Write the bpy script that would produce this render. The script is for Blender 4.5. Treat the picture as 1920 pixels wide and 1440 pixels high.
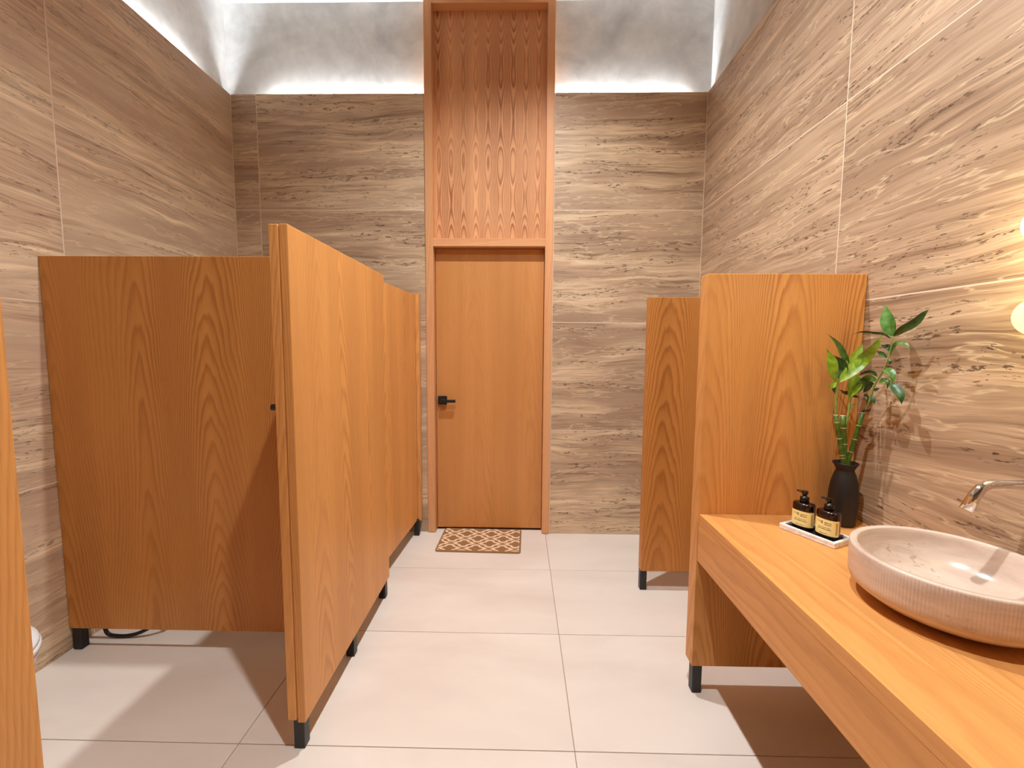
import bpy, bmesh, math, random
from mathutils import Vector, Matrix
import numpy as np

for o in list(bpy.data.objects):
    bpy.data.objects.remove(o, do_unlink=True)
scn = bpy.context.scene
C = scn.collection
rnd = random.Random(7)

# ------------------------------------------------------------------ camera
F, PITCH, YAW, ROLL, H = 804.4319, 0.0839, 0.0183, -0.0061, 1.412
_cy, _sy = math.cos(YAW), math.sin(YAW)
_cp, _sp = math.cos(PITCH), math.sin(PITCH)
_cr, _sr = math.cos(ROLL), math.sin(ROLL)
FWD = Vector((-_sy * _cp, _cy * _cp, -_sp))
_U = Vector((_cy, _sy, 0)); _V = Vector((_sy * _sp, -_cy * _sp, -_cp))
RIGHT = _cr * _U + _sr * _V
DOWN = -_sr * _U + _cr * _V
EYE = Vector((0, 0, H))
cam_data = bpy.data.cameras.new('camera')
cam_data.sensor_fit = 'HORIZONTAL'; cam_data.sensor_width = 36.0
cam_data.lens = 36.0 * F / 1920.0
cam_data.clip_start = 0.02
cam = bpy.data.objects.new('camera', cam_data)
C.objects.link(cam)
_b = -FWD
cam.matrix_world = Matrix(((RIGHT.x, -DOWN.x, _b.x, 0), (RIGHT.y, -DOWN.y, _b.y, 0),
                           (RIGHT.z, -DOWN.z, _b.z, H), (0, 0, 0, 1)))
scn.camera = cam

def ray(px, py):
    return FWD + RIGHT * ((px - 960) / F) + DOWN * ((py - 720) / F)

def onplane(px, py, ax, val):
    r = ray(px, py)
    return EYE + r * ((val - EYE[ax]) / r[ax])

# ------------------------------------------------------------------ world / exposure
wld = bpy.data.worlds.new('world'); scn.world = wld
wld.use_nodes = True
wld.node_tree.nodes['Background'].inputs[0].default_value = (1, 0.9, 0.8, 1)
wld.node_tree.nodes['Background'].inputs[1].default_value = 0.0
vs = scn.view_settings
vs.view_transform = 'Standard'; vs.look = 'None'; vs.gamma = 1.0
vs.use_curve_mapping = False
vs.exposure = 0.0

DOWNLIGHT_W = 262.0
DOWNLIGHT_COL = (0.93, 0.97, 1.0)
LED_STRENGTH = 200.0

# ------------------------------------------------------------------ room measures
D = 3.179; XL = -2.0785; XR = 1.2977; ROW = 0.8
YN = -1.75                     # wall behind the camera
CEIL = 3.85
BC, LC, RC = D + 0.06, XL - 0.06, XR + 0.045   # concrete faces

# ------------------------------------------------------------------ helpers
def link(o):
    C.objects.link(o); return o

def wloc(o):
    v = Vector(o.location)
    while o.parent:
        o = o.parent; v = v + Vector(o.location)
    return v

def thing(name, label, cat, loc, group=None, rotz=0):
    o = link(bpy.data.objects.new(name, None))
    o.empty_display_size = 0.05
    o.location = loc; o.rotation_euler = (0, 0, rotz)
    o['label'] = label; o['category'] = cat
    if group: o['group'] = group
    return o

def tag(o, label, cat, group=None):
    o['label'] = label; o['category'] = cat
    if group: o['group'] = group
    return o

def mesh_obj(name, me, m, parent=None, origin=(0, 0, 0), seed=None, local=False, smooth=False):
    """origin is in world space unless local=True (then in the parent's space)"""
    o = link(bpy.data.objects.new(name, me))
    if m is not None and len(me.materials) == 0: me.materials.append(m)
    if parent is not None:
        o.parent = parent
        o.location = Vector(origin) if local else Vector(origin) - wloc(parent)
    else:
        o.location = origin
    s = rnd.random() if seed is None else seed
    o.color = (s, s, s, 1)
    if smooth:
        for p in me.polygons: p.use_smooth = True
    return o

def bm_box(bm, c, s, bevel=0.0, seg=1):
    r = bmesh.ops.create_cube(bm, size=1.0)
    vs_ = r['verts']
    for v in vs_:
        v.co = Vector((c[0] + v.co.x * s[0], c[1] + v.co.y * s[1], c[2] + v.co.z * s[2]))
    if bevel > 0:
        es = list({e for v in vs_ for e in v.link_edges})
        bmesh.ops.bevel(bm, geom=es, offset=bevel, segments=seg, profile=0.5, affect='EDGES')

def to_mesh(bm, name):
    me = bpy.data.meshes.new(name); bm.normal_update(); bm.to_mesh(me); bm.free(); return me

def box(name, x0, x1, y0, y1, z0, z1, m, parent=None, bevel=0.0015, seed=None, local=False, seg=1):
    bm = bmesh.new()
    bm_box(bm, (0, 0, 0), (x1 - x0, y1 - y0, z1 - z0), bevel, seg)
    return mesh_obj(name, to_mesh(bm, name), m, parent,
                    ((x0 + x1) / 2, (y0 + y1) / 2, (z0 + z1) / 2), seed, local)

def from_py(name, v, f, m, parent=None, origin=(0, 0, 0), smooth=True, seed=None, local=False):
    me = bpy.data.meshes.new(name)
    me.from_pydata([tuple(p) for p in v], [], f); me.validate(); me.update()
    return mesh_obj(name, me, m, parent, origin, seed, local, smooth)

def lathe(name, prof, n, m, parent=None, origin=(0, 0, 0), sx=1.0, sy=1.0, cap=True, local=False, smooth=True, rad=None):
    v, f = [], []
    k = len(prof)
    for (r, z) in prof:
        for i in range(n):
            a = 2 * math.pi * i / n
            q = r if rad is None else rad(r, z, i)
            v.append((q * sx * math.cos(a), q * sy * math.sin(a), z))
    for j in range(k - 1):
        for i in range(n):
            f.append((j * n + i, j * n + (i + 1) % n, (j + 1) * n + (i + 1) % n, (j + 1) * n + i))
    if cap:
        f.append(tuple(reversed(range(n)))); f.append(tuple((k - 1) * n + i for i in range(n)))
    return from_py(name, v, f, m, parent, origin, smooth, None, local)

def tube_data(path, radii, n=12, cap=True):
    P = [Vector(p) for p in path]
    v, f = [], []
    up = None
    for i, p in enumerate(P):
        t = (P[min(i + 1, len(P) - 1)] - P[max(i - 1, 0)]).normalized()
        if up is None:
            a = Vector((0, 0, 1)) if abs(t.z) < 0.9 else Vector((1, 0, 0))
            up = (a - t * a.dot(t)).normalized()
        else:
            up = (up - t * up.dot(t)).normalized()
        b = t.cross(up)
        r = radii[i] if isinstance(radii, (list, tuple)) else radii
        for k in range(n):
            an = 2 * math.pi * k / n
            v.append(p + up * (r * math.cos(an)) + b * (r * math.sin(an)))
    for j in range(len(P) - 1):
        for k in range(n):
            f.append((j * n + k, j * n + (k + 1) % n, (j + 1) * n + (k + 1) % n, (j + 1) * n + k))
    if cap:
        f.append(tuple(reversed(range(n)))); f.append(tuple((len(P) - 1) * n + k for k in range(n)))
    return v, f

def tube(name, path, radii, m, parent=None, n=12, origin=None, cap=True):
    o = Vector(path[0]) if origin is None else Vector(origin)
    v, f = tube_data([Vector(p) - o for p in path], radii, n, cap)
    ob = from_py(name, v, f, m, parent, o, True)
    return ob

def spline(pts, n):
    """Catmull-Rom through pts, n samples per span"""
    P = [Vector(p) for p in pts]
    P = [P[0] * 2 - P[1]] + P + [P[-1] * 2 - P[-2]]
    out = []
    for i in range(1, len(P) - 2):
        for k in range(n):
            t = k / n
            a, b, c, d = P[i - 1], P[i], P[i + 1], P[i + 2]
            out.append(0.5 * ((2 * b) + (c - a) * t + (2 * a - 5 * b + 4 * c - d) * t * t + (3 * b - a - 3 * c + d) * t ** 3))
    out.append(P[-2])
    return out

# ------------------------------------------------------------------ node helpers
class NT:
    def __init__(self, name):
        self.m = bpy.data.materials.new(name); self.m.use_nodes = True
        self.t = self.m.node_tree
        self.b = self.t.nodes['Principled BSDF']
    def n(self, typ, **k):
        nd = self.t.nodes.new(typ)
        for a, b in k.items(): setattr(nd, a, b)
        return nd
    def put(self, sock, v):
        if v is None: return
        if hasattr(v, 'is_linked') or isinstance(v, bpy.types.NodeSocket): self.t.links.new(v, sock)
        elif isinstance(v, (tuple, list)) and sock.type == 'RGBA' and len(v) == 3: sock.default_value = (*v, 1)
        else: sock.default_value = v
    def M(self, op, a, b=None, c=None, clamp=False):
        nd = self.n('ShaderNodeMath', operation=op, use_clamp=clamp)
        for i, v in enumerate((a, b, c)): self.put(nd.inputs[i], v)
        return nd.outputs[0]
    def add(self, a, b): return self.M('ADD', a, b)
    def mul(self, a, b): return self.M('MULTIPLY', a, b)
    def xyz(self, x=0, y=0, z=0):
        nd = self.n('ShaderNodeCombineXYZ')
        for i, v in enumerate((x, y, z)): self.put(nd.inputs[i], v)
        return nd.outputs[0]
    def noise(self, vec, scale=1.0, detail=2.0, rough=0.5, dist=0.0):
        nd = self.n('ShaderNodeTexNoise')
        self.put(nd.inputs['Vector'], vec)
        nd.inputs['Scale'].default_value = scale; nd.inputs['Detail'].default_value = detail
        nd.inputs['Roughness'].default_value = rough; nd.inputs['Distortion'].default_value = dist
        return nd.outputs[0]
    def ramp(self, fac, stops, interp='LINEAR'):
        nd = self.n('ShaderNodeValToRGB'); cr = nd.color_ramp; cr.interpolation = interp
        while len(cr.elements) < len(stops): cr.elements.new(0.5)
        for e, (p, c) in zip(cr.elements, stops):
            e.position = p
            e.color = (c, c, c, 1) if not isinstance(c, (tuple, list)) else (*c, 1)
        self.put(nd.inputs[0], fac)
        return nd.outputs[0]
    def mix(self, fac, a, b, typ='MIX'):
        nd = self.n('ShaderNodeMix', data_type='RGBA', blend_type=typ)
        self.put(nd.inputs[0], fac); self.put(nd.inputs[6], a); self.put(nd.inputs[7], b)
        return nd.outputs[2]
    def local(self):
        tc = self.n('ShaderNodeTexCoord'); s = self.n('ShaderNodeSeparateXYZ')
        self.t.links.new(tc.outputs['Object'], s.inputs[0])
        return s.outputs
    def seed(self):
        oi = self.n('ShaderNodeObjectInfo'); s = self.n('ShaderNodeSeparateColor')
        self.t.links.new(oi.outputs['Color'], s.inputs[0])
        return self.mul(s.outputs[0], 40.0)
    def bump(self, h, strength=0.3, dist=0.002):
        nd = self.n('ShaderNodeBump'); nd.inputs['Strength'].default_value = strength
        nd.inputs['Distance'].default_value = dist
        self.put(nd.inputs['Height'], h); self.t.links.new(nd.outputs[0], self.b.inputs['Normal'])
    def done(self, col=None, rough=None, **k):
        if col is not None: self.put(self.b.inputs['Base Color'], col)
        if rough is not None: self.put(self.b.inputs['Roughness'], rough)
        for a, v in k.items(): self.put(self.b.inputs[a.replace('_', ' ')], v)
        return self.m

def lin(r, g, b):
    f = lambda c: c / 12.92 if c <= 0.04045 else ((c + 0.055) / 1.055) ** 2.4
    return tuple(f(c / 255) for c in (r, g, b))

def plain(name, col, rough=0.5, **k):
    t = NT(name); return t.done((*col, 1), rough, **k)

def wood(name, light, dark, w=0.3, K=22.0, slope=0.4, A=0.05, fv=1.2, B=0.05, grain='Z', amt=0.75, rough=0.42, match=0.37, soft=0.3, vary=1.0, fine=0.4, d1=2):
    """oak veneer: leaves of width w, each cut through tilted growth rings (arches), plus pores and broad tone"""
    t = NT(name)
    x, y, z = t.local()
    if grain == 'Z': u, v = t.add(x, y), z
    elif grain == 'Y': u, v = t.add(x, z), y
    else: u, v = t.add(y, z), x
    sd = t.seed()
    uw = t.noise(t.xyz(t.mul(u, 2.6 / max(w, 0.1) * 0.3), t.mul(v, 0.25), t.add(sd, 1.7)), 1, 1)
    s = t.add(t.add(t.M('DIVIDE', u, w), t.mul(uw, vary)), sd)
    idn = t.M('FLOOR', s)
    su = t.M('SUBTRACT', t.M('FRACT', s), 0.5)
    wn = t.n('ShaderNodeTexWhiteNoise', noise_dimensions='1D'); t.put(wn.inputs['W'], t.add(idn, sd))
    rs = t.add(t.mul(t.M('SUBTRACT', wn.outputs[0], 0.5), 0.9 * min(vary, 1)), 1.0)
    n1 = t.noise(t.xyz(t.mul(idn, match), t.mul(v, fv), sd), 1, d1)
    n2 = t.noise(t.xyz(t.mul(u, 7.0), t.mul(v, 1.6), sd), 1, 3)
    n3 = t.noise(t.xyz(t.mul(u, 55.0), t.mul(v, 9.0), sd), 1, 2)
    s2 = t.mul(su, su)
    R = t.add(t.add(t.mul(s2, 3.0), t.mul(t.mul(s2, s2), 6.0)), t.mul(t.M('SQRT', t.add(s2, 0.0005)), soft))
    ph = t.add(R, t.mul(t.mul(v, slope), rs))
    ph = t.add(ph, t.mul(n1, A)); ph = t.add(ph, t.mul(n2, B))
    ph = t.add(t.mul(ph, K), t.mul(n3, fine))
    ph = t.add(ph, t.mul(wn.outputs[0], 3.0 * min(vary, 1)))
    saw = t.M('FRACT', ph)
    ring = t.ramp(saw, [(0.0, 0.0), (0.4, 0.22), (0.76, 1.0), (0.88, 0.6), (1.0, 0.0)])
    msk = t.noise(t.xyz(t.mul(u, 4.0), t.mul(v, 0.8), t.add(sd, 3.0)), 1, 2)
    mskr = t.ramp(msk, [(0.3, 0.25), (0.62, 1.0)])
    pore = t.noise(t.xyz(t.mul(u, 420.0), t.mul(v, 14.0), sd), 1, 1)
    porer = t.ramp(pore, [(0.3, 1.0), (0.5, 0.0)])
    broad = t.noise(t.xyz(t.mul(u, 9.0), t.mul(v, 0.35), t.add(sd, 9.0)), 1, 2)
    fac = t.mul(t.mul(ring, mskr), amt)
    fac = t.M('ADD', fac, t.mul(porer, 0.16), clamp=True)
    col = t.mix(fac, (*light, 1), (*dark, 1))
    tone = t.ramp(broad, [(0.3, (0.9, 0.87, 0.84)), (0.7, (1.08, 1.07, 1.05))])
    col = t.mix(1.0, col, tone, 'MULTIPLY')
    return t.done(col, rough, Specular_IOR_Level=0.3)

OAK_L, OAK_D = lin(226, 162, 94), lin(172, 102, 46)
FR_L, FR_D = lin(222, 164, 116), lin(188, 124, 78)
M = {}
M['oak_shaded'] = wood('oak_shaded', lin(204, 138, 70), lin(152, 88, 36), w=0.36, K=9, slope=0.75, A=0.5, fv=1.3, B=0.30, amt=0.65)  # darker copy of the oak, the stall divider's shade put into its colour
M['oak_screen'] = wood('oak_screen', OAK_L, OAK_D, w=0.30, K=9, slope=0.7, A=0.35, fv=1.3, B=0.25, vary=0.25, amt=0.8)
M['oak_row'] = wood('oak_row', OAK_L, OAK_D, w=0.26, K=9, slope=0.5, A=0.4, fv=1.0, B=0.35, amt=0.45)
M['oak_transom'] = wood('oak_transom', lin(226, 166, 118), lin(150, 90, 48), w=0.090, K=3.2, slope=0.0, A=3.0, fv=1.9, B=0.25, amt=0.95, match=0.02, soft=0.2, vary=0.0, fine=0.25, d1=1, rough=0.58)
M['oak_door'] = wood('oak_door', lin(206, 144, 84), lin(178, 112, 58), w=0.4, K=14, slope=0.2, A=0.2, fv=0.6, B=0.3, amt=0.3)
M['oak_frame'] = wood('oak_frame', FR_L, FR_D, w=0.5, K=26, slope=0.02, A=0.05, fv=0.5, B=0.06, amt=0.35)
M['oak_rail'] = wood('oak_rail', FR_L, FR_D, w=0.5, K=26, slope=0.02, A=0.05, fv=0.5, B=0.06, amt=0.35, grain='X')
M['oak_counter'] = wood('oak_counter', OAK_L, OAK_D, w=0.3, K=9, slope=0.06, A=0.15, fv=0.5, B=0.25, grain='Y', amt=0.34, rough=0.38)
M['oak_edge'] = wood('oak_edge', lin(212, 146, 92), lin(176, 106, 56), w=0.5, K=30, slope=0.02, A=0.05, fv=0.5, B=0.06, amt=0.35)

def travertine(name, tilt=0.02, dark=lin(174, 144, 118), mid=lin(195, 165, 135), light=lin(224, 196, 162), band=3.6, pit=1.0, calm=1.0):
    t = NT(name)
    x, y, z = t.local(); h = t.add(x, y); sd = t.seed()
    zt = t.add(z, t.mul(h, tilt))
    warp = t.noise(t.xyz(t.mul(h, 1.5), t.mul(z, 3.5), sd), 1, 2, 0.55)
    warp2 = t.noise(t.xyz(t.mul(h, 9.0), t.mul(z, 22.0), sd), 1, 2, 0.6)
    zz = t.add(zt, t.mul(t.M('SUBTRACT', warp, 0.5), 0.11))
    zz = t.add(zz, t.mul(t.M('SUBTRACT', warp2, 0.5), 0.007))
    big = t.noise(t.xyz(t.mul(h, 0.5), t.mul(zz, band), sd), 1, 4, 0.6)
    fine = t.noise(t.xyz(t.mul(h, 1.3), t.mul(zz, 46.0), sd), 1, 3, 0.72)
    hair = t.noise(t.xyz(t.mul(h, 5.0), t.mul(zz, 190.0), sd), 1, 2, 0.7)
    vein = t.noise(t.xyz(t.mul(h, 1.1), t.mul(zz, 9.0), t.add(sd, 5.0)), 1, 4, 0.62)
    cal = t.noise(t.xyz(t.mul(h, 0.6), t.mul(zz, 4.2), t.add(sd, 11.0)), 1, 2, 0.5)
    base = t.ramp(big, [(0.36, dark), (0.47, mid), (0.54, light), (0.60, mid), (0.68, dark)])
    # calm taupe zones with hardly any streaks, lively cream zones with many
    act = t.ramp(cal, [(0.42, 1.0 - 0.85 * calm), (0.52, 1.0)])
    base = t.mix(act, t.mix(0.65, base, (*dark, 1)), base)
    fcol = t.ramp(fine, [(0.28, (0.50, 0.44, 0.39)), (0.42, (0.86, 0.84, 0.82)), (0.54, (1.0, 1.0, 1.0)), (0.72, (1.26, 1.24, 1.2))])
    base = t.mix(act, base, t.mix(1.0, base, fcol, 'MULTIPLY'))
    hc = t.ramp(hair, [(0.28, (0.70, 0.66, 0.62)), (0.46, (0.98, 0.98, 0.98)), (0.7, (1.12, 1.12, 1.11))])
    base = t.mix(act, base, t.mix(1.0, base, hc, 'MULTIPLY'))
    vm = t.ramp(vein, [(0.486, 0.0), (0.499, 0.75), (0.501, 0.75), (0.514, 0.0)])
    base = t.mix(vm, base, (*lin(222, 196, 160), 1))
    pn = t.noise(t.xyz(t.mul(h, 24.0), t.mul(zz, 95.0), sd), 1, 3, 0.65)
    pm = t.noise(t.xyz(t.mul(h, 2.2), t.mul(zz, 18.0), t.add(sd, 8.0)), 1, 3, 0.6)
    pit_ = t.mul(t.ramp(pn, [(0.585, 0.0), (0.625, 1.0)]), t.ramp(pm, [(0.50, 0.0), (0.56, 1.0)]))
    pit_ = t.mul(t.mul(pit_, pit), t.add(t.mul(act, 0.85), 0.15))
    col = t.mix(t.mul(pit_, 0.8), base, (*lin(84, 58, 40), 1))
    t.bump(t.mul(pit_, -1.0), 0.7, 0.004)
    return t.done(col, t.add(0.38, t.mul(fine, 0.15)))

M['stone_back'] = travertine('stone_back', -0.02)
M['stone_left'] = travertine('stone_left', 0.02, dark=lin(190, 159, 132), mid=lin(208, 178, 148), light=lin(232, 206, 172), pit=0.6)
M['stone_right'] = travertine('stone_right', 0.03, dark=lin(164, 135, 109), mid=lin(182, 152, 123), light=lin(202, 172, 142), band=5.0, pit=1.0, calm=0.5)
M['grout_wall'] = plain('grout_wall', lin(228, 205, 180), 0.8)
M['grout_floor'] = plain('grout_floor', lin(168, 150, 130), 0.85)

def concrete():
    t = NT('concrete')
    tc = t.n('ShaderNodeTexCoord')
    a = t.noise(tc.outputs['Object'], 1.6, 5, 0.6, 0.6)
    b = t.noise(tc.outputs['Object'], 9.0, 4, 0.6, 0.2)
    c1 = t.ramp(a, [(0.32, lin(196, 194, 193)), (0.5, lin(224, 222, 220)), (0.68, lin(236, 233, 230))])
    c2 = t.ramp(b, [(0.35, (0.9, 0.9, 0.9)), (0.65, (1.04, 1.04, 1.04))])
    t.bump(b, 0.1, 0.003)
    return t.done(t.mix(1.0, c1, c2, 'MULTIPLY'), 0.8)
M['concrete'] = concrete()

def tile_mat():
    t = NT('floor_tile')
    x, y, z = t.local(); sd = t.seed()
    a = t.noise(t.xyz(t.mul(x, 1.2), t.mul(y, 3.0), sd), 1, 4, 0.55, 0.4)
    c = t.ramp(a, [(0.3, lin(222, 209, 197)), (0.55, lin(231, 220, 208)), (0.7, lin(236, 225, 214))])
    return t.done(c, 0.38)
M['floor_tile'] = tile_mat()
M['ceiling_paint'] = plain('ceiling_paint', lin(232, 231, 228), 0.9)
M['near_plaster'] = plain('near_plaster', lin(120, 98, 80), 0.8)
M['black_metal'] = plain('black_metal', lin(26, 25, 25), 0.42, Metallic=0.0)
M['rubber'] = plain('rubber', lin(20, 15, 16), 0.5)
M['chrome'] = plain('chrome', (0.82, 0.82, 0.84), 0.07, Metallic=1.0)
M['brass'] = plain('brass', lin(198, 160, 96), 0.25, Metallic=1.0)
M['white_ceramic'] = plain('white_ceramic', lin(240, 238, 235), 0.12, Coat_Weight=0.4)
M['white_plastic'] = plain('white_plastic', lin(236, 236, 234), 0.35)
M['vase_black'] = plain('vase_black', lin(34, 29, 28), 0.5)
M['amber_glass'] = plain('amber_glass', lin(26, 6, 4), 0.14, Coat_Weight=0.3)
M['pump_black'] = plain('pump_black', lin(14, 13, 13), 0.2)
M['label_paper'] = plain('label_paper', lin(252, 234, 160), 0.6)
M['label_ink'] = plain('label_ink', lin(52, 36, 30), 0.6)
M['label_ink_pale'] = plain('label_ink_pale', lin(150, 126, 70), 0.6)

def marble():
    t = NT('white_marble'); x, y, z = t.local()
    a = t.noise(t.xyz(x, y, z), 14, 4, 0.6, 1.2)
    return t.done(t.ramp(a, [(0.42, lin(246, 243, 240)), (0.5, lin(232, 224, 220)), (0.58, lin(247, 245, 242))]), 0.3)
M['white_marble'] = marble()

def basin_stone():
    t = NT('basin_stone'); x, y, z = t.local()
    a = t.noise(t.xyz(t.mul(x, 5), t.mul(y, 5), t.mul(z, 22)), 1, 5, 0.6, 0.5)
    p = t.noise(t.xyz(t.mul(x, 60), t.mul(y, 60), t.mul(z, 80)), 1, 2)
    pm = t.noise(t.xyz(t.mul(x, 7), t.mul(y, 7), t.mul(z, 10)), 1, 3)
    pit = t.mul(t.ramp(p, [(0.62, 0.0), (0.68, 1.0)]), t.ramp(pm, [(0.54, 0.0), (0.64, 1.0)]))
    c = t.ramp(a, [(0.3, lin(196, 170, 152)), (0.5, lin(216, 192, 174)), (0.7, lin(228, 208, 192))])
    c = t.mix(t.mul(pit, 0.4), c, (*lin(140, 108, 88), 1))
    t.bump(t.mul(pit, -1.0), 0.3, 0.002)
    return t.done(c, 0.22)
M['basin_stone'] = basin_stone()

def emis(name, col, strength):
    t = NT(name)
    return t.done((*col, 1), 0.4, Emission_Color=(*col, 1), Emission_Strength=strength)
M['led'] = emis('led', (0.88, 0.95, 1.0), LED_STRENGTH)
M['globe_warm'] = emis('globe_warm', (1.0, 0.90, 0.075), 8.0)
M['globe_white'] = emis('globe_white', (1.0, 0.84, 0.50), 38.0)
M['downlight_lens'] = emis('downlight_lens', DOWNLIGHT_COL, 6.0)

def leaf_mat(name, a, b):
    t = NT(name); x, y, z = t.local()
    n = t.noise(t.xyz(x, y, z), 45, 2)
    return t.done(t.ramp(n, [(0.35, a), (0.65, b)]), 0.38, Subsurface_Weight=0.0)
M['leaf_bright'] = leaf_mat('leaf_bright', lin(104, 138, 22), lin(142, 170, 42))
M['leaf_mid'] = leaf_mat('leaf_mid', lin(62, 104, 36), lin(98, 142, 62))
M['leaf_dark'] = leaf_mat('leaf_dark', lin(34, 62, 22), lin(52, 88, 36))
M['stem_green'] = leaf_mat('stem_green', lin(56, 84, 20), lin(88, 114, 34))
M['shoot_green'] = leaf_mat('shoot_green', lin(120, 140, 60), lin(150, 162, 88))
M['node_pale'] = plain('node_pale', lin(206, 190, 140), 0.6)
M['bud_brown'] = plain('bud_brown', lin(84, 52, 34), 0.7)
M['mat_tan'] = plain('mat_tan', lin(150, 110, 70), 0.95)
M['mat_cream'] = plain('mat_cream', lin(240, 206, 170), 0.95)

def structure(o):
    o['kind'] = 'structure'; return o

# ------------------------------------------------------------------ floor
floor = structure(box('floor', LC - 0.1, RC + 0.1, YN - 0.1, BC + 0.1, -0.12, -0.004, M['grout_floor'], bevel=0))
floor['label'] = 'cream tiled washroom floor with thin grey joints'
Y0, DT, X0, WT = 2.637, 0.6193, 0.2027, 1.195
ys = [Y0 + DT]
while ys[-1] > YN: ys.append(ys[-1] - DT)
xs = [X0 + WT * k for k in (1, 0, -1, -2)]
g = 0.0016
for i in range(len(ys) - 1):
    for j in range(len(xs) - 1):
        a0, a1 = max(xs[j + 1] + g, XL - 0.02), min(xs[j] - g, XR + 0.02)
        b0, b1 = max(ys[i + 1] + g, YN), min(ys[i] - g, BC)
        if a1 - a0 < 0.02 or b1 - b0 < 0.02: continue
        box('floor_tile', a0, a1, b0, b1, -0.012, 0.0, M['floor_tile'], floor, bevel=0.0006)

# ------------------------------------------------------------------ walls
def multi_box(name, boxes, m, parent=None, origin=(0, 0, 0)):
    bm = bmesh.new()
    for (x0, x1, y0, y1, z0, z1) in boxes:
        bm_box(bm, ((x0 + x1) / 2 - origin[0], (y0 + y1) / 2 - origin[1], (z0 + z1) / 2 - origin[2]), (x1 - x0, y1 - y0, z1 - z0))
    return mesh_obj(name, to_mesh(bm, name), m, parent, origin)

FX0, FX1 = -0.690, 0.230          # door frame outer edges
wall_back = structure(multi_box('wall_back', [(LC - 0.1, FX0 + 0.03, BC, BC + 0.1, 0, CEIL), (FX1 - 0.03, RC + 0.1, BC, BC + 0.1, 0, CEIL)], M['concrete']))
wall_back['label'] = 'far wall with travertine slabs below and bare concrete above'
wall_left = structure(box('wall_left', LC - 0.1, LC, YN, BC, 0, CEIL, M['concrete'], bevel=0))
wall_left['label'] = 'left wall of travertine slabs with lit concrete strip on top'
wall_right = structure(box('wall_right', RC, RC + 0.1, YN, BC, 0, CEIL, M['concrete'], bevel=0))
wall_right['label'] = 'right wall of travertine slabs behind the basin'
wall_near = structure(box('wall_near', LC - 0.1, RC + 0.1, YN - 0.1, YN, 0, CEIL, M['near_plaster'], bevel=0))
wall_near['label'] = 'plain plaster wall behind the camera'
ceiling = structure(box('ceiling', LC - 0.1, RC + 0.1, YN - 0.1, BC + 0.1, CEIL, CEIL + 0.1, M['ceiling_paint'], bevel=0))
ceiling['label'] = 'white ceiling above the concrete band'

TOP = 4 * ROW
GR = 0.0023
seeds = iter([rnd.random() for _ in range(400)])
def slab_rows(c0, c1, emit):
    for k in range(4):
        emit(k * ROW + (GR if k else 0.001), (k + 1) * ROW - (GR if k < 3 else 0))
# back wall
cols = [(XL + 0.003, -1.895 - GR), (-1.895 + GR, FX0 - 0.006), (FX1 + 0.006, XR - 0.003)]
SEEDB = [0.31, 0.72, 0.11]
for ci, (a, b) in enumerate(cols):
    for k in range(4):
        z0, z1 = k * ROW + (GR if k else 0.001), (k + 1) * ROW - (GR if k < 3 else 0)
        box('stone_slab', a, b, D, D + 0.02, z0, z1, M['stone_back'], wall_back, bevel=0.0008, seed=(SEEDB[ci] + 0.173 * k) % 1)
for (a, b) in ((XL - 0.03, FX0 - 0.0005), (FX1 + 0.0005, XR + 0.03)):
    box('grout_bed', a, b, D + 0.0004, D + 0.03, 0.0, TOP - 0.004, M['grout_wall'], wall_back, bevel=0)
# left wall
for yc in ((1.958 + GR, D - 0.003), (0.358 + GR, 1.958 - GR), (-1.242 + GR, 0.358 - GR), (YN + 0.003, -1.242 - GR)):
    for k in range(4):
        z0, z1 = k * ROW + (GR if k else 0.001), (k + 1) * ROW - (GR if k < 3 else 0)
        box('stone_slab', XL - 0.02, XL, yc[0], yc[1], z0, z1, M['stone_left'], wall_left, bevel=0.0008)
box('grout_bed', XL - 0.03, XL - 0.0004, YN, D + 0.03, 0.0, TOP - 0.004, M['grout_wall'], wall_left, bevel=0)
# right wall
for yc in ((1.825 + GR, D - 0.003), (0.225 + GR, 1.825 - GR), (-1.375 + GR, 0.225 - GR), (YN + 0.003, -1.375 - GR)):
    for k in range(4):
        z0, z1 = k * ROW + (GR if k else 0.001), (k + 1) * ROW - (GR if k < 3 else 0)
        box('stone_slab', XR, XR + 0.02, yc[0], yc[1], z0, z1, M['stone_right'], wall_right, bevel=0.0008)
box('grout_bed', XR + 0.0004, XR + 0.03, YN, D + 0.03, 0.0, TOP - 0.004, M['grout_wall'], wall_right, bevel=0)

# cove light strips lying in the gap behind the stone
def led(name, x0, x1, y0, y1, label):
    o = box(name, x0, x1, y0, y1, TOP - 0.06, TOP - 0.045, M['led'], bevel=0)
    tag(o, label, 'light strip', 'cove light strips behind the stone')
    return o
led('led_strip', XL - 0.052, XL - 0.036, 0.36, D - 0.27, 'white cove light strip behind top of left stone wall')
led('led_strip', XL + 0.27, FX0 - 0.01, D + 0.036, D + 0.052, 'white cove light strip behind far stone left of the door')
led('led_strip', FX1 + 0.01, XR - 0.15, D + 0.036, D + 0.052, 'white cove light strip behind far stone right of the door')

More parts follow.
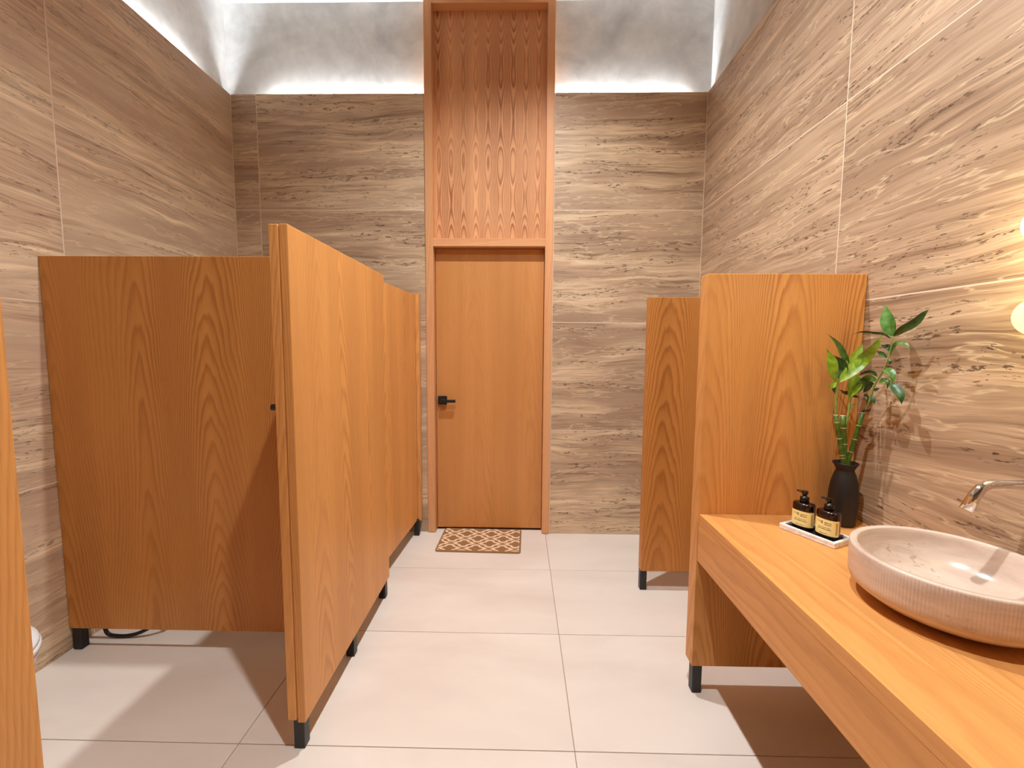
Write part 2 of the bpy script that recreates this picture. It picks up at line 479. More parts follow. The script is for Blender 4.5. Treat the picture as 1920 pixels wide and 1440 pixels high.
# ------------------------------------------------------------------ door
FY = D - 0.014                      # face of the frame
door = link(bpy.data.objects.new('door_1', None)); door.location = ((FX0 + FX1) / 2, FY, 0)
structure(door); door['label'] = 'tall oak door with oak transom panel and black lever handle'
ST = 0.055
box('frame_post', FX0, FX0 + ST, FY, BC + 0.09, 0.004, CEIL - 0.001, M['oak_frame'], door)
box('frame_post', FX1 - ST, FX1, FY, BC + 0.09, 0.004, CEIL - 0.001, M['oak_frame'], door)
box('top_rail', FX0 + ST, FX1 - ST, FY, BC + 0.09, 3.784, CEIL - 0.001, M['oak_rail'], door)
box('middle_rail', FX0 + ST, FX1 - ST, FY, BC + 0.09, 2.142, 2.198, M['oak_rail'], door)
box('transom_panel', FX0 + ST, FX1 - ST, FY + 0.07, FY + 0.10, 2.198, 3.784, M['oak_transom'], door, bevel=0, seed=0.42)
leaf = box('leaf', FX0 + ST + 0.003, FX1 - ST - 0.003, FY + 0.07, FY + 0.11, 0.016, 2.138, M['oak_door'], door, seed=0.23)
hd = box('handle', -0.618, -0.552, FY + 0.046, FY + 0.0695, 0.982, 1.046, M['black_metal'], door, bevel=0.002)
box('lever', -0.566, -0.482, FY + 0.012, FY + 0.030, 1.000, 1.022, M['black_metal'], hd, bevel=0.002)
box('lever_neck', -0.592, -0.564, FY + 0.012, FY + 0.050, 0.996, 1.028, M['black_metal'], hd, bevel=0.002)

# ------------------------------------------------------------------ stall fronts on the left
FOOT = 0.038
def foot(parent, x0, y0, ztop):
    f = box('foot', x0, x0 + FOOT, y0, y0 + FOOT, 0.0005, ztop, M['black_metal'], parent, bevel=0.002)
    return f

PZ0, PZ1 = 0.110, 1.796
def pilaster(name, y0, y1, label, feet, s):
    t = thing(name, label, 'partition', (-0.765, (y0 + y1) / 2, 0), 'double-board fronts of the stalls')
    box('outer_board', -0.762, -0.735, y0 + 0.002, y1, PZ0, PZ1 + 0.001, M['oak_row'], t, seed=s)
    box('inner_board', -0.795, -0.7655, y0, y1, PZ0 + 0.010, PZ1, M['oak_row'], t, seed=(s + 0.31) % 1)
    box('core', -0.7655, -0.762, y0 + 0.006, y1 - 0.006, PZ0 + 0.015, PZ1 - 0.004, M['oak_edge'], t, bevel=0)
    for fy in feet: foot(t, -0.785, fy, PZ0 + 0.0105)
    return t
pA = pilaster('stall_pilaster', 1.370, 2.333, 'wide oak stall front in the middle of the left row, on three black feet', (1.385, 1.836, 2.292), 0.13)
tube('latch_keeper', [(-0.795, 1.425, 1.207), (-0.803, 1.425, 1.207), (-0.8035, 1.425, 1.207), (-0.838, 1.425, 1.207)], [0.007, 0.007, 0.011, 0.011], M['black_metal'], pA, 16)
pF = pilaster('stall_pilaster', 3.122, 3.172, 'narrow oak stall front post against the far stone wall', (3.104,), 0.55)
pB = pilaster('stall_pilaster', -0.36, 0.602, 'nearest oak stall front cut off by the left edge of the picture', (-0.34, 0.10, 0.555), 0.77)

# the closed-to door of the far stall, a little ajar inwards
ang = math.radians(3.6)
dr = thing('stall_door', 'oak stall door slightly ajar beside the far wall', 'door', (-0.764, 3.104, 0.0), None, -ang)
box('door_board', -0.030, 0.0, -0.760, -0.002, 0.116, 1.790, M['oak_row'], dr, seed=0.61, local=True)
for zz in (0.35, 1.6):
    box('hinge', -0.0335, -0.0302, -0.040, -0.004, zz, zz + 0.09, M['black_metal'], dr, bevel=0.001, local=True)
kb = lathe('latch_knob', [(0.006, 0), (0.006, 0.012), (0.013, 0.014), (0.013, 0.03), (0.011, 0.032)], 20, M['black_metal'], dr, (-0.030, -0.70, 1.0), local=True)
kb.rotation_euler = (0, -math.pi / 2, 0)

# the near stall's door stands wide open inside that stall, behind the nearest front
dn = thing('stall_door', 'oak stall door standing open behind the nearest stall front', 'door', (-0.80, 0.585, 0.0))
box('door_board', -1.555, -0.802, 0.560, 0.588, 0.116, 1.790, M['oak_shaded'], dn, seed=0.35)
for zz in (0.35, 1.6):
    box('hinge', -0.806, -0.797, 0.570, 0.580, zz, zz + 0.09, M['black_metal'], dn, bevel=0.001)

def divider(name, x0, x1, y0, y1, z0, z1, feet, label, s, m='oak_shaded', group=None):
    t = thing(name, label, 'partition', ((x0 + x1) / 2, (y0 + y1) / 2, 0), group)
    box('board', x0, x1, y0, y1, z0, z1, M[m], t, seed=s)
    for (fx, fy) in feet: foot(t, fx, fy, z0 + 0.0005)
    return t
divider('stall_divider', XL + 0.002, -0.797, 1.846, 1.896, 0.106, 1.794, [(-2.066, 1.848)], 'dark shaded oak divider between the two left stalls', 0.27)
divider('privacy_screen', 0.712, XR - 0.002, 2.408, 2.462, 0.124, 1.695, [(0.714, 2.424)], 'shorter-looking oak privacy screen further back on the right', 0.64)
divider('privacy_screen', 0.707, XR - 0.002, 1.655, 1.722, 0.128, 1.695, [(0.718, 1.669)], 'bright oak privacy screen at the end of the basin counter', 0.86, 'oak_screen')

# ------------------------------------------------------------------ counter
CZ = 0.765
ct = thing('washroom_counter', 'long oak counter with deep front under the stone basin', 'counter', (1.0, 0.4, 0.0))
CY0, CY1 = -0.70, 1.6545
box('front_plank', 0.710, 0.853, CY0, CY1, CZ - 0.04, CZ, M['oak_counter'], ct, bevel=0.001, seed=0.15)
box('rear_plank', 0.8535, XR - 0.001, CY0, CY1, CZ - 0.04, CZ, M['oak_counter'], ct, bevel=0.001, seed=0.63)
box('fascia', 0.710, 0.735, CY0, CY1, 0.576, CZ - 0.0402, M['oak_counter'], ct, bevel=0, seed=0.15)
box('wall_batten', XR - 0.035, XR - 0.001, CY0, CY1, 0.66, CZ - 0.0405, M['oak_counter'], ct, bevel=0.001)
box('end_panel', 0.736, XR - 0.04, CY0, CY0 + 0.03, 0.02, CZ - 0.0405, M['oak_shaded'], ct, bevel=0.001)

# ------------------------------------------------------------------ basin
BX, BY = 1.072, 1.043
bs = thing('vessel_basin', 'round ribbed travertine vessel basin on the oak counter', 'sink', (BX, BY, CZ))
NF = 190
def flute(r, z, i):
    return r
n = NF * 4
outer = [(0.105, 0.0005), (0.135, 0.006), (0.165, 0.020), (0.185, 0.034), (0.1945, 0.043), (0.1985, 0.053), (0.199, 0.065),
         (0.1995, 0.100), (0.200, 0.130), (0.1985, 0.1345), (0.1965, 0.1355)]
inner = [(0.1830, 0.1352), (0.1815, 0.1335), (0.1795, 0.124), (0.174, 0.105), (0.164, 0.082), (0.146, 0.060), (0.118, 0.044), (0.08, 0.036), (0.04, 0.033), (0.024, 0.032)]
def rib(r, z, i):
    if 0.045 < z <= 0.1346 and r > 0.186:
        return r - 0.0007 * (0.5 - 0.5 * math.cos(2 * math.pi * i / 4))
    return r
lathe('bowl', outer + inner, n, M['basin_stone'], bs, (BX, BY, CZ), rad=rib, cap=True)
lathe('drain', [(0.0235, 0.0), (0.0235, 0.003), (0.020, 0.0045), (0.008, 0.005)], 32, M['chrome'], bs, (BX, BY, CZ + 0.0322))

# ------------------------------------------------------------------ faucet
fc = thing('wall_faucet', 'chrome wall-mounted spout above the basin', 'faucet', (XR, 1.06, 1.08))
zt = 1.083
p = [(XR - 0.001, 1.06, zt), (1.24, 1.06, zt), (1.175, 1.06, zt), (1.158, 1.06, zt - 0.003), (1.144, 1.06, zt - 0.012), (1.134, 1.06, zt - 0.026), (1.113, 1.06, zt - 0.066)]
v, f = tube_data([Vector(q) - Vector((XR, 1.06, zt)) for q in p], [0.0105, 0.0105, 0.0108, 0.0112, 0.0118, 0.0124, 0.0128], 24)
from_py('spout', v, f, M['chrome'], fc, (XR, 1.06, zt))
tube('wall_plate', [(XR - 0.0005, 1.06, zt), (XR - 0.006, 1.06, zt), (XR - 0.009, 1.06, zt)], [0.03, 0.03, 0.027], M['chrome'], fc, 32)
tube('lever_base', [(XR - 0.0005, 0.95, zt), (XR - 0.03, 0.95, zt), (XR - 0.033, 0.95, zt)], [0.024, 0.024, 0.021], M['chrome'], fc, 32)
tube('lever', [(XR - 0.03, 0.95, zt + 0.005), (XR - 0.05, 0.95, zt + 0.03), (XR - 0.06, 0.95, zt + 0.06)], [0.006, 0.005, 0.005], M['chrome'], fc, 12)

# ------------------------------------------------------------------ wall sconce
GX = 1.205
gl = onplane(1954, 593, 0, GX); gu = onplane(1971, 416, 0, GX)
gy = (gl.y + gu.y) / 2
sc = thing('wall_sconce', 'two-globe wall lamp glowing at the right picture edge', 'lamp', (XR, gy, (gl.z + gu.z) / 2))
box('back_plate', XR - 0.012, XR - 0.0005, gy - 0.022, gy + 0.022, gl.z - 0.01, gu.z + 0.01, M['brass'], sc, bevel=0.003)
for gz, mat in ((gl.z, 'globe_warm'), (gu.z, 'globe_white')):
    tube('arm', [(XR - 0.011, gy, gz), (GX + 0.036, gy, gz)], 0.008, M['brass'], sc, 16)
    prof = [(0.046 * math.sin(math.pi * k / 24), -0.046 * math.cos(math.pi * k / 24)) for k in range(1, 24)]
    lathe('globe', prof, 40, M[mat], sc, (GX, gy, gz))

# ------------------------------------------------------------------ tray and bottles
ta = math.radians(-64)
tx = Vector((math.cos(ta), math.sin(ta), 0))
TC = Vector((1.0355, 1.4715, CZ))
tr = thing('soap_tray', 'white marble tray under the two soap bottles', 'tray', TC, None, ta)
bm = bmesh.new()
L, W = 0.184, 0.106
bm_box(bm, (0, 0, 0.0050), (L, W, 0.009), 0.0015)
bm_box(bm, (0, W / 2 - 0.0055, 0.0145), (L, 0.011, 0.010), 0.0012)
bm_box(bm, (0, -W / 2 + 0.0055, 0.0145), (L, 0.011, 0.010), 0.0012)
bm_box(bm, (L / 2 - 0.0055, 0, 0.0145), (0.011, W - 0.022, 0.010), 0.0012)
bm_box(bm, (-L / 2 + 0.0055, 0, 0.0145), (0.011, W - 0.022, 0.010), 0.0012)
mesh_obj('tray_body', to_mesh(bm, 'tray_body'), M['white_marble'], tr, (0, 0, 0), local=True)
box('liner', -L / 2 + 0.0125, L / 2 - 0.0125, -W / 2 + 0.0125, W / 2 - 0.0125, 0.0096, 0.0112, M['black_metal'], tr, bevel=0, local=True)

BA, BB = 0.0345, 0.025             # half width and half depth of the oval bottle
def oval(a, ra, rb, k=2.5):
    c, s = math.cos(a), math.sin(a)
    return (ra * math.copysign(abs(c) ** (2 / k), c), rb * math.copysign(abs(s) ** (2 / k), s))

def text_mesh(body, size):
    cu = bpy.data.curves.new('print_text', 'FONT'); cu.body = body; cu.size = size
    cu.align_x = 'CENTER'; cu.align_y = 'CENTER'
    ob = bpy.data.objects.new('print_text_tmp', cu); C.objects.link(ob)
    dg = bpy.context.evaluated_depsgraph_get()
    me = bpy.data.meshes.new_from_object(ob.evaluated_get(dg))
    bpy.data.objects.remove(ob, do_unlink=True); bpy.data.curves.remove(cu)
    return [tuple(v.co) for v in me.vertices], [tuple(p.vertices) for p in me.polygons]

# arc length table of the front of the bottle: the label is wrapped, print is bent with it
_tab = []
_s = 0.0
_N = 400
_prev = None
for i in range(_N + 1):
    a = math.pi + math.pi * i / _N            # front half: y < 0
    q = oval(a, BA + 0.0005, BB + 0.0005)
    if _prev: _s += math.hypot(q[0] - _prev[0], q[1] - _prev[1])
    _tab.append((_s, a)); _prev = q
_half = _tab[-1][0] / 2
def wrap(s, off):
    s = s + _half
    s = min(max(s, 0), _tab[-1][0])
    k = int(np.searchsorted([t_[0] for t_ in _tab], s)); k = min(max(k, 1), _N)
    (s0, a0), (s1, a1) = _tab[k - 1], _tab[k]
    a = a0 + (a1 - a0) * ((s - s0) / max(s1 - s0, 1e-9))
    q = oval(a, BA + off, BB + off)
    return q

def bottle(loc, rotz, label):
    t = thing('soap_bottle', label, 'bottle', loc, 'amber pump bottles on the marble tray', rotz)
    prof = [(0.93, 0.0), (0.985, 0.002), (1.0, 0.006), (1.0, 0.084), (0.985, 0.089), (0.92, 0.0925), (0.6, 0.0945), (0.33, 0.0955)]
    n_ = 72; v, f = [], []
    for (r, z) in prof:
        for i in range(n_):
            q = oval(2 * math.pi * i / n_, BA * r, BB * r); v.append((q[0], q[1], z))
    for j in range(len(prof) - 1):
        for i in range(n_):
            f.append((j * n_ + i, j * n_ + (i + 1) % n_, (j + 1) * n_ + (i + 1) % n_, (j + 1) * n_ + i))
    f.append(tuple(reversed(range(n_)))); f.append(tuple((len(prof) - 1) * n_ + i for i in range(n_)))
    from_py('body', v, f, M['amber_glass'], t, (0, 0, 0), local=True)
    pm = lathe('pump_collar', [(0.0125, 0.0945), (0.0145, 0.096), (0.0145, 0.112), (0.012, 0.114), (0.0065, 0.115), (0.0065, 0.124)], 28, M['pump_black'], t, (0, 0, 0), local=True)
    bm = bmesh.new()
    r = bmesh.ops.create_cone(bm, cap_ends=True, segments=24, radius1=0.0095, radius2=0.0105, depth=0.011)
    for q in r['verts']: q.co.z += 0.1295
    bm_box(bm, (-0.013, 0, 0.131), (0.028, 0.0085, 0.0065), 0.002)
    mesh_obj('pump_head', to_mesh(bm, 'pump_head'), M['pump_black'], t, (0, 0, 0), local=True)
    # label
    LZ0, LZ1 = 0.013, 0.067
    ns = 48; v, f = [], []
    for i in range(ns + 1):
        s = (-0.97 + 1.94 * i / ns) * _half
        q = wrap(s, 0.0005)
        v += [(q[0], q[1], LZ0), (q[0], q[1], LZ1)]
    for i in range(ns): f.append((2 * i, 2 * i + 2, 2 * i + 3, 2 * i + 1))
    lb = from_py('paper_label', v, f, M['label_paper'], t, (0, 0, 0), local=True)
    def prt(name, vs_, fs, sx, zc, m):
        vv = []
        for p_ in vs_:
            q = wrap(p_[0] + sx, 0.0009); vv.append((q[0], q[1], zc + p_[1]))
        from_py(name, vv, fs, m, lb, (0, 0, 0), local=True, smooth=False)
    tv, tf = text_mesh('C.O.', 0.0075); prt('print', tv, tf, -0.0155, 0.0565, M['label_ink'])
    tv, tf = text_mesh('B', 0.0125); prt('print', tv, tf, -0.0052, 0.0550, M['label_ink'])
    tv, tf = text_mesh('igelow', 0.0080); prt('print', tv, tf, 0.0125, 0.0560, M['label_ink'])
    def bars(zc, spans, hgt, m):
        vs_, fs = [], []
        for (a, b) in spans:
            k = max(2, int((b - a) / 0.002))
            for i in range(k):
                s0, s1 = a + (b - a) * i / k, a + (b - a) * (i + 1) / k
                n0 = len(vs_); vs_ += [(s0, -hgt / 2), (s1, -hgt / 2), (s1, hgt / 2), (s0, hgt / 2)]; fs.append((n0, n0 + 1, n0 + 2, n0 + 3))
        prt('print_line', vs_, fs, 0, zc, m)
    bars(0.0490, [(0.001, 0.0225)], 0.0014, M['label_ink'])
    bars(0.0385, [(-0.018, -0.007), (-0.0055, 0.0205)], 0.0014, M['label_ink_pale'])
    bars(0.0330, [(-0.018, -0.0085), (-0.007, 0.006), (0.0075, 0.0225)], 0.0017, M['label_ink'])
    bars(0.0190, [(-0.012, 0.001), (0.0025, 0.012)], 0.0012, M['label_ink_pale'])
    vs_, fs = [], []
    for i in range(16):
        z_ = -0.020 + i * 0.0026
        n0 = len(vs_); vs_ += [(-0.0035, z_), (0.0035, z_), (0.0035, z_ + 0.0014), (-0.0035, z_ + 0.0014)]; fs.append((n0, n0 + 1, n0 + 2, n0 + 3))
    prt('print_column', vs_, fs, 0.0385, 0.040, M['label_ink_pale'])
    return t
bottle(TC + tx * -0.041 + Vector((0, 0, 0.0113)), ta + 0.06, 'amber pump soap bottle at the far end of the tray')
bottle(TC + tx * 0.0400 + Vector((0, 0, 0.0113)), ta - 0.02, 'amber pump soap bottle in front of the black vase')

# ------------------------------------------------------------------ vase
VX, VY = 1.2035, 1.575
vz = thing('black_vase', 'matte black flared-neck vase holding bamboo stalks', 'vase', (VX, VY, CZ))
lathe('body', [(0.036, 0.0005), (0.0405, 0.002), (0.0425, 0.010), (0.0455, 0.055), (0.0470, 0.095), (0.0462, 0.125), (0.0420, 0.158), (0.0345, 0.188), (0.0285, 0.203), (0.0278, 0.208),
               (0.0315, 0.217), (0.0405, 0.2325), (0.0398, 0.2345), (0.0370, 0.2315), (0.0285, 0.218), (0.024, 0.207), (0.024, 0.12), (0.01, 0.11)], 56, M['vase_black'], vz, (VX, VY, CZ))

# ------------------------------------------------------------------ bamboo
def pc(cx, cy, y=None, out=0.0):
    """point for a spot of the plant: in the stalk's upright plane, never into the right-hand wall"""
    px, py = 1520 + cx / 4.5, 560 + cy / 4.5
    q = onplane(px, py, 1, y if y else 1.57)
    if q.x > 1.232:
        q = onplane(px, py, 0, 1.232)
    return q - ray(px, py).normalized() * out

def leaf_obj(parent, pts, width, mat, y=None, twist=0.0, out=(0, 0, 0), fold=0.25):
    ctrl = [pc(a, b, y, out[min(i, len(out) - 1)]) for i, (a, b) in enumerate(pts)]
    cv = spline(ctrl, 6)
    w = width / 4.5 / 2 * (cv[len(cv) // 2] - EYE).length / F * 0.78
    v, f = [], []
    nn = len(cv)
    org = cv[0].copy()
    for i, p_ in enumerate(cv):
        t = (cv[min(i + 1, nn - 1)] - cv[max(i - 1, 0)]).normalized()
        vd = (EYE - p_).normalized()
        sd = t.cross(vd)
        sd = sd.normalized() if sd.length > 1e-4 else Vector((1, 0, 0))
        nv = sd.cross(t).normalized()
        sd2 = sd * math.cos(twist) + nv * math.sin(twist)
        nv2 = sd2.cross(t).normalized()
        q = i / (nn - 1)
        ww = max(0.0007, w * 4.45 * (q + 0.02) ** 0.9 * max(0.0, 1 - q) ** 1.3) if i < nn - 1 else 0.0003
        for k in (-1, -0.5, 0, 0.5, 1):
            v.append(p_ + sd2 * (ww * k) + nv2 * (abs(k) * ww * fold) - org)
    for i in range(nn - 1):
        for k in range(4):
            a = i * 5 + k
            f.append((a, a + 1, a + 6, a + 5))
    return from_py('leaf', v, f, M[mat], parent, org)

def stalk(label, base, top, radius, nodes, shoot, leaves, y, bud=None):
    b = pc(*base, y); tpt = pc(*top, y)
    off = Vector((b.x - VX, b.y - VY, 0))
    if off.length > 0.0145:
        b = Vector((VX, VY, b.z)) + off * (0.0145 / off.length)
    b.z = max(b.z, CZ + 0.236)
    d = (b - tpt).normalized()
    foot_ = Vector((VX + (b.x - VX) * 0.8, VY + (b.y - VY) * 0.8, CZ + 0.125))
    t = thing('lucky_bamboo', label, 'plant', foot_, 'bamboo stalks in the black vase')
    path = [foot_, foot_.lerp(b, 0.5), b] + [b.lerp(tpt, q) for q in (0.25, 0.5, 0.75, 1.0)]
    tube('stem', path, radius, M['stem_green'], t, 16)
    lathe('cut_top', [(radius * 0.96, -0.0005), (radius * 1.02, 0.0012), (radius * 0.7, 0.002)], 16, M['node_pale'], t, tpt)
    for q in nodes:
        c_ = b.lerp(tpt, q); ax = (tpt - b).normalized()
        tube('node_ring', [c_ - ax * 0.0011, c_ + ax * 0.0011], radius * 1.09, M['node_pale'], t, 16)
    sp = spline([pc(a, c_, y) for a, c_ in shoot], 5)
    rr = [radius * 0.55 * (1 - 0.55 * i / (len(sp) - 1)) for i in range(len(sp))]
    tube('shoot', sp, rr, M['shoot_green'], t, 10)
    if bud:
        tube('bud', spline([pc(a, c_, y) for a, c_ in bud], 4), 0.0045, M['bud_brown'], t, 10)
    for L_ in leaves: leaf_obj(t, L_[0], L_[1], L_[2], y, *L_[3:])
    return t

R_ = 0.0075
stalk('left bamboo stalk with broad bright leaves, against the oak screen', (246, 1372), (212, 985), R_, (0.07, 0.13, 0.5, 0.85),
      [(212, 990), (214, 850), (226, 740), (234, 680)],
      [([(215, 700), (192, 610), (182, 540), (165, 485), (133, 420)], 78, 'leaf_bright', 0.1, (0.01, 0.012, 0.01, 0.004, 0.0)),
       ([(240, 680), (275, 600), (255, 530), (190, 478)], 70, 'leaf_dark', 0.2, (0, -0.004, -0.006, -0.01)),
       ([(320, 560), (285, 480), (235, 385), (140, 293)], 50, 'leaf_mid', 0.3, (0, 0.002, 0.0, -0.01)),
       ([(232, 705), (330, 620), (440, 520), (545, 400), (602, 308)], 92, 'leaf_bright', 0.1, (0.005, 0.015, 0.022, 0.02, 0.012)),
       ([(300, 640), (345, 560), (395, 470), (440, 382)], 96, 'leaf_bright', -0.2, (0.0, 0.006, 0.006, 0.0)),
       ([(214, 700), (180, 735), (140, 752)], 46, 'leaf_bright', 0.3, (0.004, 0.01, 0.006)),
       ([(206, 720), (196, 760), (206, 805)], 28, 'leaf_dark', 0.0, (0.002, 0.006, 0.006))], 1.566)
stalk('middle bamboo stalk, thickest of the three, flat-topped above the vase', (288, 1358), (272, 990), R_ * 1.15, (0.36, 0.73),
      [(292, 1075), (315, 985), (326, 900), (345, 800), (380, 700)],
      [([(322, 945), (345, 905), (388, 888)], 16, 'leaf_mid', 0.2),
       ([(372, 640), (372, 710), (350, 780), (312, 848)], 96, 'leaf_bright', 0.2, (0.004, 0.012, 0.012, 0.008)),
       ([(385, 800), (330, 790), (285, 790), (238, 762)], 36, 'leaf_dark', 0.3),
       ([(345, 820), (380, 825), (405, 838)], 22, 'leaf_dark', 0.2),
       ([(495, 705), (430, 720), (375, 780), (318, 842)], 62, 'leaf_mid', 0.3, (-0.004, 0.01, 0.014, 0.012))], 1.578)
stalk('right bamboo stalk leaning to the stone wall with the tallest shoot', (318, 1362), (440, 965), R_ * 0.98, (0.18, 0.45, 0.74),
      [(466, 950), (500, 850), (535, 740), (580, 660), (625, 585), (655, 500), (682, 400), (692, 315)],
      [([(688, 318), (660, 230), (640, 140), (633, 45)], 92, 'leaf_mid', 0.15, (0, 0.006, 0.006, 0)),
       ([(692, 318), (705, 240), (690, 160), (665, 110)], 50, 'leaf_mid', 0.9),
       ([(698, 315), (770, 265), (880, 205), (955, 130), (1000, 90)], 62, 'leaf_dark', 0.35, (0, 0.012, 0.016, 0.012, 0.006)),
       ([(675, 335), (620, 300), (530, 288), (430, 280), (352, 303)], 20, 'leaf_dark', 0.4, (0, 0.004, 0.006, 0.006, 0.004)),
       ([(668, 445), (655, 408), (630, 405), (588, 388)], 42, 'leaf_dark', 0.3),
       ([(645, 500), (600, 465), (552, 442)], 34, 'leaf_dark', 0.2),
       ([(672, 475), (705, 400), (745, 372), (810, 390), (836, 445)], 32, 'leaf_mid', 0.5, (0, 0.004, 0.008, 0.01, 0.01)),
       ([(655, 505), (672, 530), (662, 560)], 24, 'leaf_dark', 0.2),
       ([(560, 655), (530, 625), (470, 618), (385, 655)], 30, 'leaf_dark', 0.4, (0, 0.006, 0.008, 0.006)),
       ([(565, 690), (500, 672), (450, 685), (400, 700)], 60, 'leaf_mid', 0.3, (0, 0.006, 0.008, 0.006)),
       ([(615, 600), (665, 615), (690, 660), (688, 735)], 58, 'leaf_mid', 0.4, (0, 0.008, 0.012, 0.012)),
       ([(680, 715), (725, 765), (758, 825), (768, 892)], 70, 'leaf_dark', 0.25, (0.01, 0.012, 0.012, 0.01)),
       ([(575, 705), (620, 690), (650, 710), (645, 765)], 44, 'leaf_mid', 0.4, (0, 0.006, 0.008, 0.008)),
       ([(540, 720), (500, 720), (470, 765), (440, 795)], 46, 'leaf_dark', 0.3, (0, 0.006, 0.008, 0.006)),
       ([(530, 775), (560, 765), (585, 758)], 24, 'leaf_dark', 0.2),
       ([(505, 830), (490, 870), (480, 925)], 34, 'leaf_dark', 0.2),
       ([(515, 820), (530, 855), (538, 892)], 28, 'leaf_dark', 0.2),
       ([(490, 860), (470, 820), (445, 810)], 26, 'leaf_dark', 0.2)], 1.573,
      bud=[(436, 962), (455, 940), (480, 945), (498, 925)])

# ------------------------------------------------------------------ door mat
MX0, MX1, MY0, MY1 = -0.578, 0.018, 2.850, 3.228
mt = thing('door_mat', 'tan door mat with cream quatrefoil trellis pattern', 'mat', ((MX0 + MX1) / 2, (MY0 + MY1) / 2, 0), None, math.radians(-1.2))
hw, hh = (MX1 - MX0) / 2, (MY1 - MY0) / 2
bm = bmesh.new()
outl = []
rc = 0.022
for (cx_, cy_, a0) in ((hw - rc, hh - rc, 0), (-hw + rc, hh - rc, 90), (-hw + rc, -hh + rc, 180), (hw - rc, -hh + rc, 270)):
    for k in range(7):
        a = math.radians(a0 + 15 * k); outl.append((cx_ + rc * math.cos(a), cy_ + rc * math.sin(a)))
def ring_prism(outline, z0, z1, inset):
    n_ = len(outline)
    v = [(x, y, z0) for x, y in outline] + [(x, y, z1 - inset) for x, y in outline] + [(x * (1 - inset / hw), y * (1 - inset / hh), z1) for x, y in outline]
    f = [tuple(range(2 * n_, 3 * n_))]
    for b_ in (0, n_):
        for i in range(n_): f.append((b_ + i, b_ + (i + 1) % n_, b_ + n_ + (i + 1) % n_, b_ + n_ + i))
    return v, f
v, f = ring_prism(outl, 0.0005, 0.010, 0.003)
from_py('mat_base', v, f, M['mat_tan'], mt, (0, 0, 0), smooth=False, local=True)
quarter = [(1.0, 0.0), (0.84, 0.06), (0.72, 0.20), (0.64, 0.34), (0.48, 0.40), (0.38, 0.50), (0.345, 0.70), (0.23, 0.92), (0.0, 1.0)]
full = quarter + [(-x, y) for x, y in reversed(quarter[:-1])]
full = full + [(x, -y) for x, y in reversed(full[1:-1])]
PXm, PYm = 0.186, 0.158           # motif pitch; odd rows are shifted by half
vv, ff = [], []
lx, ly = hw - 0.012, hh - 0.012
def clip(poly):
    for ax, lim, sg in ((0, lx, 1), (0, -lx, -1), (1, ly, 1), (1, -ly, -1)):
        out = []
        for i in range(len(poly)):
            a, b = poly[i], poly[(i + 1) % len(poly)]
            ia, ib = sg * a[ax] <= sg * lim, sg * b[ax] <= sg * lim
            if ia: out.append(a)
            if ia != ib:
                t = (lim - a[ax]) / (b[ax] - a[ax]); out.append((a[0] + (b[0] - a[0]) * t, a[1] + (b[1] - a[1]) * t))
        poly = out
        if not poly: break
    return poly
for r_ in range(-4, 5):
    for c_ in range(-3, 4):
        ox = c_ * PXm + (PXm / 2 if r_ % 2 else 0) - 0.02; oy = r_ * PYm / 2 + 0.012
        nq = len(full)
        for i in range(nq):
            a, b = full[i], full[(i + 1) % nq]
            A0, B0 = PXm * 0.505, PYm * 0.40
            A1, B1 = PXm * 0.315, PYm * 0.275
            quad = [(ox + a[0] * A0, oy + a[1] * B0), (ox + b[0] * A0, oy + b[1] * B0), (ox + b[0] * A1, oy + b[1] * B1), (ox + a[0] * A1, oy + a[1] * B1)]
            q = clip(quad)
            if len(q) >= 3:
                n0 = len(vv); vv += [(x, y, 0.0106) for x, y in q]; ff.append(tuple(range(n0, n0 + len(q))))
from_py('trellis_pattern', vv, ff, M['mat_cream'], mt, (0, 0, 0), smooth=False, local=True)

# ------------------------------------------------------------------ toilet in the near stall
TX0, TYc = XL, 1.222
to = thing('toilet', 'white ceramic toilet half hidden behind the nearest stall front', 'toilet', (XL + 0.3, TYc, 0))
def egg(a, rx, ry):
    c, s = math.cos(a), math.sin(a)
    return (rx * c * (1.0 if c > 0 else 0.85), ry * s)
def egg_loft(name, rings, m, n_=48):
    v, f = [], []
    for (z, cx_, rx, ry) in rings:
        cx_, rx = cx_ * 0.785, rx * 0.845          # compact model
        for i in range(n_):
            q = egg(2 * math.pi * i / n_, rx, ry); v.append((XL + cx_ + q[0] - (XL + 0.3), q[1], z))
    for j in range(len(rings) - 1):
        for i in range(n_): f.append((j * n_ + i, j * n_ + (i + 1) % n_, (j + 1) * n_ + (i + 1) % n_, (j + 1) * n_ + i))
    f.append(tuple(reversed(range(n_)))); f.append(tuple((len(rings) - 1) * n_ + i for i in range(n_)))
    return from_py(name, v, f, m, to, (0, 0, 0), local=True)
egg_loft('bowl', [(0.001, 0.30, 0.22, 0.115), (0.03, 0.30, 0.22, 0.113), (0.15, 0.31, 0.20, 0.110), (0.26, 0.34, 0.235, 0.140), (0.35, 0.36, 0.265, 0.175), (0.395, 0.365, 0.272, 0.185), (0.40, 0.365, 0.262, 0.176)], M['white_ceramic'])
egg_loft('seat', [(0.4005, 0.37, 0.268, 0.184), (0.404, 0.37, 0.274, 0.190), (0.416, 0.37, 0.274, 0.190), (0.420, 0.37, 0.268, 0.184)], M['white_plastic'])
egg_loft('lid', [(0.4205, 0.37, 0.266, 0.182), (0.424, 0.37, 0.270, 0.186), (0.434, 0.37, 0.268, 0.184), (0.440, 0.37, 0.250, 0.168)], M['white_plastic'])
tk = box('cistern', XL + 0.002, XL + 0.165, TYc - 0.19, TYc + 0.19, 0.38, 0.74, M['white_ceramic'], to, bevel=0.02, seg=3)
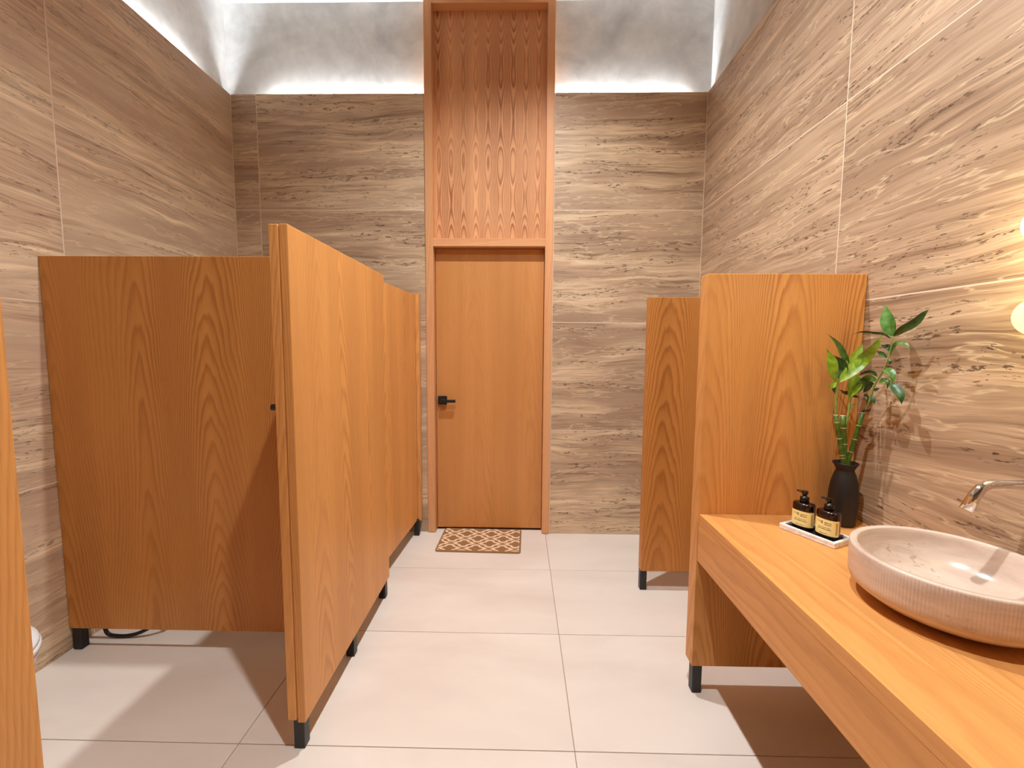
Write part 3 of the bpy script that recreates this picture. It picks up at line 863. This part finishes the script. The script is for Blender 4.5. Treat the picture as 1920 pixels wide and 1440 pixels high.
box('cistern_lid', XL + 0.001, XL + 0.172, TYc - 0.197, TYc + 0.197, 0.741, 0.775, M['white_ceramic'], tk, bevel=0.01, seg=3)

# ------------------------------------------------------------------ dark hose on the floor of the far stall
hp = spline([(XL + 0.012, 1.935, 0.30), (XL + 0.055, 1.935, 0.16), (XL + 0.078, 1.935, 0.05), (-1.985, 1.935, 0.018), (-1.945, 1.935, 0.009), (-1.89, 1.938, 0.0095), (-1.83, 1.945, 0.025), (-1.77, 1.96, 0.06), (-1.70, 1.985, 0.13)], 6)
hs = thing('spray_hose', 'dark rubber hose curling on the floor under the stall divider', 'hose', (XL + 0.012, 1.935, 0.30))
tube('hose_tube', hp, 0.0085, M['rubber'], hs, 12)
tube('wall_valve', [(XL + 0.0005, 1.935, 0.315), (XL + 0.02, 1.935, 0.315), (XL + 0.035, 1.935, 0.315)], [0.02, 0.012, 0.012], M['chrome'], hs, 20)
tube('spray_head', [hp[-1], hp[-1] + Vector((0.03, 0.01, 0.07)), hp[-1] + Vector((0.045, 0.015, 0.10))], [0.009, 0.012, 0.016], M['chrome'], hs, 16)

# ------------------------------------------------------------------ recessed ceiling downlights
def downlight(x, y, label):
    t = thing('ceiling_downlight', label, 'lamp', (x, y, CEIL), 'recessed downlights along the aisle')
    lathe('trim_ring', [(0.046, -0.0005), (0.046, -0.006), (0.036, -0.006), (0.034, -0.002)], 40, M['white_plastic'], t, (x, y, CEIL), cap=False)
    lathe('lens', [(0.034, -0.0022), (0.033, -0.0030), (0.01, -0.0032)], 32, M['downlight_lens'], t, (x, y, CEIL))
    ld = bpy.data.lights.new('downlight_lamp', 'SPOT')
    ld.energy = DOWNLIGHT_W; ld.color = DOWNLIGHT_COL
    ld.spot_size = math.radians(140); ld.spot_blend = 1.0; ld.shadow_soft_size = 0.03
    lo = link(bpy.data.objects.new('downlight_lamp', ld)); lo.parent = t; lo.location = (0, 0, -0.04)
    return t
downlight(0.03, 1.95, 'ceiling downlight over the middle of the aisle')
downlight(0.03, 0.63, 'ceiling downlight over the basin end of the aisle')
